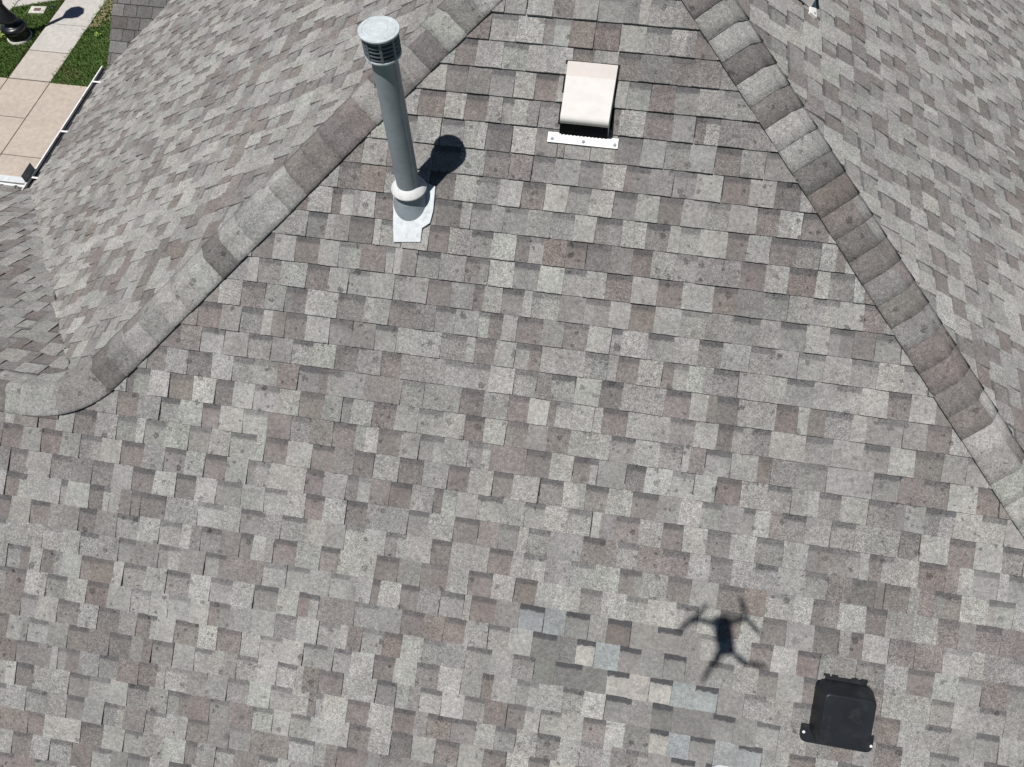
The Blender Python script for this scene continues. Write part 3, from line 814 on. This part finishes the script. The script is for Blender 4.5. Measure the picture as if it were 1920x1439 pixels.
def inpoly(x, y, P):
    c = False
    for i in range(len(P)):
        (xa, ya), (xb, yb) = P[i], P[(i+1) % len(P)]
        if (ya > y) != (yb > y) and x < (xb-xa)*(y-ya)/(yb-ya)+xa: c = not c
    return c
o = blades('lawn_grass', (WX1-.06, -8.6, 11.96, 17.0, lambda x, y: x > WX1-.035+wob(y) and (x < -10.0 or rG.random() < .4)), 60000, rG, (.04, .085))
o['label'] = 'lawn between the walkway and the house'
o = blades('lawn_grass', (-17.0, WX0, 12.0, 16.8, lambda x, y: x < WX0-.045+wob(y)*.3 and y > 12.03 and not inpoly(x, y, polyA) and not inpoly(x, y, polyB) and not (-14.02+.2 > x > -14.3 and 14.15 < y < 14.4)), 60000, rG, (.04, .085))
o['label'] = 'lawn round the lamp post'
# bare soil strip along the left edge of the walk
mb = MB(); bx(mb, WX0-.05, WX0-.004, 12.0, 17, -.058, -.035); o = mb.build('edge_strip', 'edge_soil'); tag(o, kind='structure')
# dry leaves by the right edge of the walk, far end
v = []; f = []
for _ in range(900):
    y = rG.uniform(13.9, 16.6); x = WX1+.05+abs(rG.gauss(0, .22)); s = rG.uniform(.012, .035); a = rG.uniform(0, 6.28); z = rG.uniform(-.01, .035); t = rG.uniform(-.6, .6)
    i = len(v); c, d = cos(a)*s, sin(a)*s
    v += [(x-c, y-d, z), (x+d*.5, y-c*.5, z+t*s*.5), (x+c, y+d, z+t*s), (x-d*.5, y+c*.5, z-t*s*.3)]; f.append((i, i+1, i+2, i+3))
me = bpy.data.meshes.new('leaf_litter'); me.from_pydata(v, [], f); me.materials.append(MATS['leaf_dry']); o = bpy.data.objects.new('leaf_litter', me); link(o); tag(o, kind='stuff')

# ------------------------------------------------------------------ utility box, lid, weeds
c = ground(71, 19.5); ub = empty('utility_box', (c.x, c.y, -.058)); tag(ub, 'square concrete utility box with brown cover set in the lawn', 'utility box')
mb = MB(); mb.box((c.x, c.y, -.04), Vector((.185, .02, 0)), Vector((-.02, .125, 0)), Zv*.06); mb.build('collar', 'footing', ub, bevel=.01)
mb = MB(); mb.box((c.x+.0, c.y, .021), Vector((.082, .008, 0)), Vector((-.008, .055, 0)), Zv*.004); mb.build('cover', 'plate', ub, bevel=.003)
c = ground(98.5, 15.2)
mb = MB(); mb.lathe((c.x, c.y, -.058), [(.06, 0), (.06, .07), (.052, .085), (.03, .09), (0, .09)], 20, caps=(True, False))
o = mb.build('valve_lid', 'black_plastic'); tag(o, 'small round black lid in the grass beside the walkway', 'lid')
def weed(px, py, n, r, hgt, label, nm='weed'):
    c = ground(px, py); rn = random.Random(int(px*7+py)); mb = MB()
    root = empty(nm, (c.x, c.y, -.058)); tag(root, label, 'plant')
    for _ in range(n):
        a = rn.uniform(0, 6.28); d = r*sqrt(rn.random()); p = Vector((c.x+cos(a)*d, c.y+sin(a)*d, -.03+hgt*rn.uniform(.4, 1)))
        s = rn.uniform(.018, .035); ax = Vector((cos(a), sin(a), rn.uniform(-.3, .4)))*s; sd = Vector((-sin(a), cos(a), rn.uniform(-.2, .2)))*s*.55
        mb.face([p-ax, p-ax*.3+sd, p+ax*.5+sd*.8, p+ax*1.2, p+ax*.5-sd*.8, p-ax*.3-sd])
    mb.build('foliage', 'leaf_pale', root)
    st = MB(); st.tube([(c.x, c.y, -.06), (c.x, c.y, hgt*.7)], .006, 5); st.build('stem', 'blade', root)
weed(184, 66, 26, .07, .07, 'small pale weed in the grass between walkway and roof edge')
weed(1, 71, 70, .13, .12, 'pale leafy plant beside the lamp post base at the left edge')
# leafy shrub just outside the left edge, its shade falls on the lawn
c = ground(-62, 78); sh = empty('shrub', (c.x, c.y, -.06)); tag(sh, 'leafy shrub whose shade falls on the lawn left of the lamp post', 'shrub')
mb = MB(); rn = random.Random(77)
for _ in range(900):
    a, b = rn.uniform(0, 6.28), math.acos(rn.uniform(-.6, 1)); r = rn.uniform(.6, 1)**.5
    p = Vector((c.x, c.y, .45))+Vector((sin(b)*cos(a)*.38, sin(b)*sin(a)*.38, cos(b)*.45))*r*rn.uniform(.85, 1.1)
    s = rn.uniform(.025, .05); ax = Vector((rn.uniform(-1, 1), rn.uniform(-1, 1), rn.uniform(-.4, .4))).normalized()*s; sd = ax.cross(Vector((rn.uniform(-.4, .4), rn.uniform(-.4, .4), 1))).normalized()*s*.5
    mb.face([p-ax, p+sd, p+ax, p-sd])
mb.build('foliage', 'blade', sh)
st = MB()
for i in range(5): st.tube([(c.x, c.y, -.07), (c.x+.12*cos(i*1.3), c.y+.12*sin(i*1.3), .3), (c.x+.25*cos(i*1.3), c.y+.25*sin(i*1.3), .6)], [.018, .012, .006], 6)
st.build('stem', 'edge_soil', sh)

# ------------------------------------------------------------------ lamp post
c = ground(38, 70); lp = empty('lamp_post', (c.x, c.y, -.06)); tag(lp, 'black iron lamp post with stepped base on a pale footing in the lawn', 'lamp post')
LX, LY = c.x, c.y
mb = MB(); mb.lathe((LX, LY, -.06), [(.275, 0), (.275, .085), (.262, .10)], 40); mb.build('footing', 'footing', lp)
mb = MB(); mb.lathe((LX, LY, .04), [(.245, 0), (.245, .15), (.252, .16), (.272, .20), (.276, .235), (.268, .262), (.245, .275), (.238, .285), (.20, .29), (.155, .32), (.125, .36), (.115, .42)], 40, caps=(True, False)); mb.build('base', 'lamp', lp)
mb = MB(); mb.lathe((LX, LY, .44), [(.11, 0), (.185, .0), (.195, .02), (.185, .06), (.15, .12), (.115, .20), (.09, .30), (.078, .40)], 40, caps=(True, False)); mb.build('bell', 'lamp', lp)
mb = MB(); mb.lathe((LX, LY, .84), [(.07, -.02), (.10, 0), (.108, .02), (.10, .045), (.10, .055), (.112, .075), (.10, .10), (.07, .12)], 36); mb.build('ring', 'lamp', lp)
mb = MB(); mb.lathe((LX, LY, .94), [(.066, 0), (.060, 1.0), (.052, 2.45)], 24); mb.build('shaft', 'lamp', lp)
mb = MB(); mb.lathe((LX, LY, 3.38), [(.06, 0), (.09, .03), (.07, .08), (.11, .14), (.12, .17)], 24); mb.build('fitter', 'lamp', lp)
mb = MB(); mb.lathe((LX, LY, 3.55), [(.12, 0), (.20, .38), (.215, .50)], 8, sm=False); mb.build('lantern', 'glass_lamp', lp)
mb = MB(); mb.lathe((LX, LY, 4.05), [(.235, 0), (.225, .03), (.15, .14), (.06, .22), (.03, .25), (.04, .28), (0, .34)], 8, sm=False, caps=(True, False)); mb.build('lantern_roof', 'lamp', lp)

# ------------------------------------------------------------------ the drone that takes the picture (only its shadow is seen)
fwd = Vector((sin(YAW), cos(YAW), 0)); rgt = Vector((cos(YAW), -sin(YAW), 0))
DC = CAM-fwd*.10+Vector((0, 0, .045))
dr = empty('drone', DC); tag(dr, 'small dark quadcopter drone hovering above the roof', 'drone')
mb = MB(); 
rows = []
for t, wd, hg in ((-.112, .036, .020), (-.106, .043, .027), (-.03, .047, .032), (.05, .046, .032), (.082, .042, .028), (.092, .034, .020)):
    rows.append([DC+fwd*t+rgt*x*wd+Zv*y*hg for x, y in ((-.8, -1), (.8, -1), (1, -.6), (1, .5), (.7, 1), (-.7, 1), (-1, .5), (-1, -.6))])
mb.grid(rows, True); mb.face(rows[0][::-1]); mb.face(rows[-1]); mb.build('body', 'drone', dr)
for (r, f_, pas, root) in ((-.155, .080, (40, 214), (-.030, .055)), (.130, .075, (100, -56), (.030, .055)), (-.092, -.165, (232, 60), (-.030, -.075)), (.088, -.158, (-14, 140), (.030, -.075))):
    m0 = DC+rgt*r+fwd*f_
    mb = MB(); mb.tube([DC+rgt*root[0]+fwd*root[1], DC+rgt*(r*.6)+fwd*(f_*.75+root[1]*.2), m0], [.018, .014, .016], 8); mb.build('arm', 'drone', dr)
    mb = MB(); mb.lathe(m0+Vector((0, 0, -.012)), [(.014, 0), (.016, .008), (.016, .028), (.010, .032)], 16); mb.build('motor', 'drone', dr)
    for pa in pas:
        a = radians(pa); d = rgt*cos(a)+fwd*sin(a); s = rgt*-sin(a)+fwd*cos(a); mb = MB()
        q = [m0+Zv*.022+d*t*.120+s*wv_ for t, wv_ in ((.05, -.008), (.35, -.016), (.8, -.013), (1, -.004), (1, .005), (.8, .009), (.35, .012), (.05, .008))]
        mb.face(q); mb.face([p-Zv*.002 for p in q][::-1]); mb.build('propeller_blade', 'drone', dr)
    mb = MB(); mb.tube([m0+Vector((0, 0, -.01)), m0+Vector((0, 0, -.035))], [.006, .004], 6); mb.build('foot', 'drone', dr)
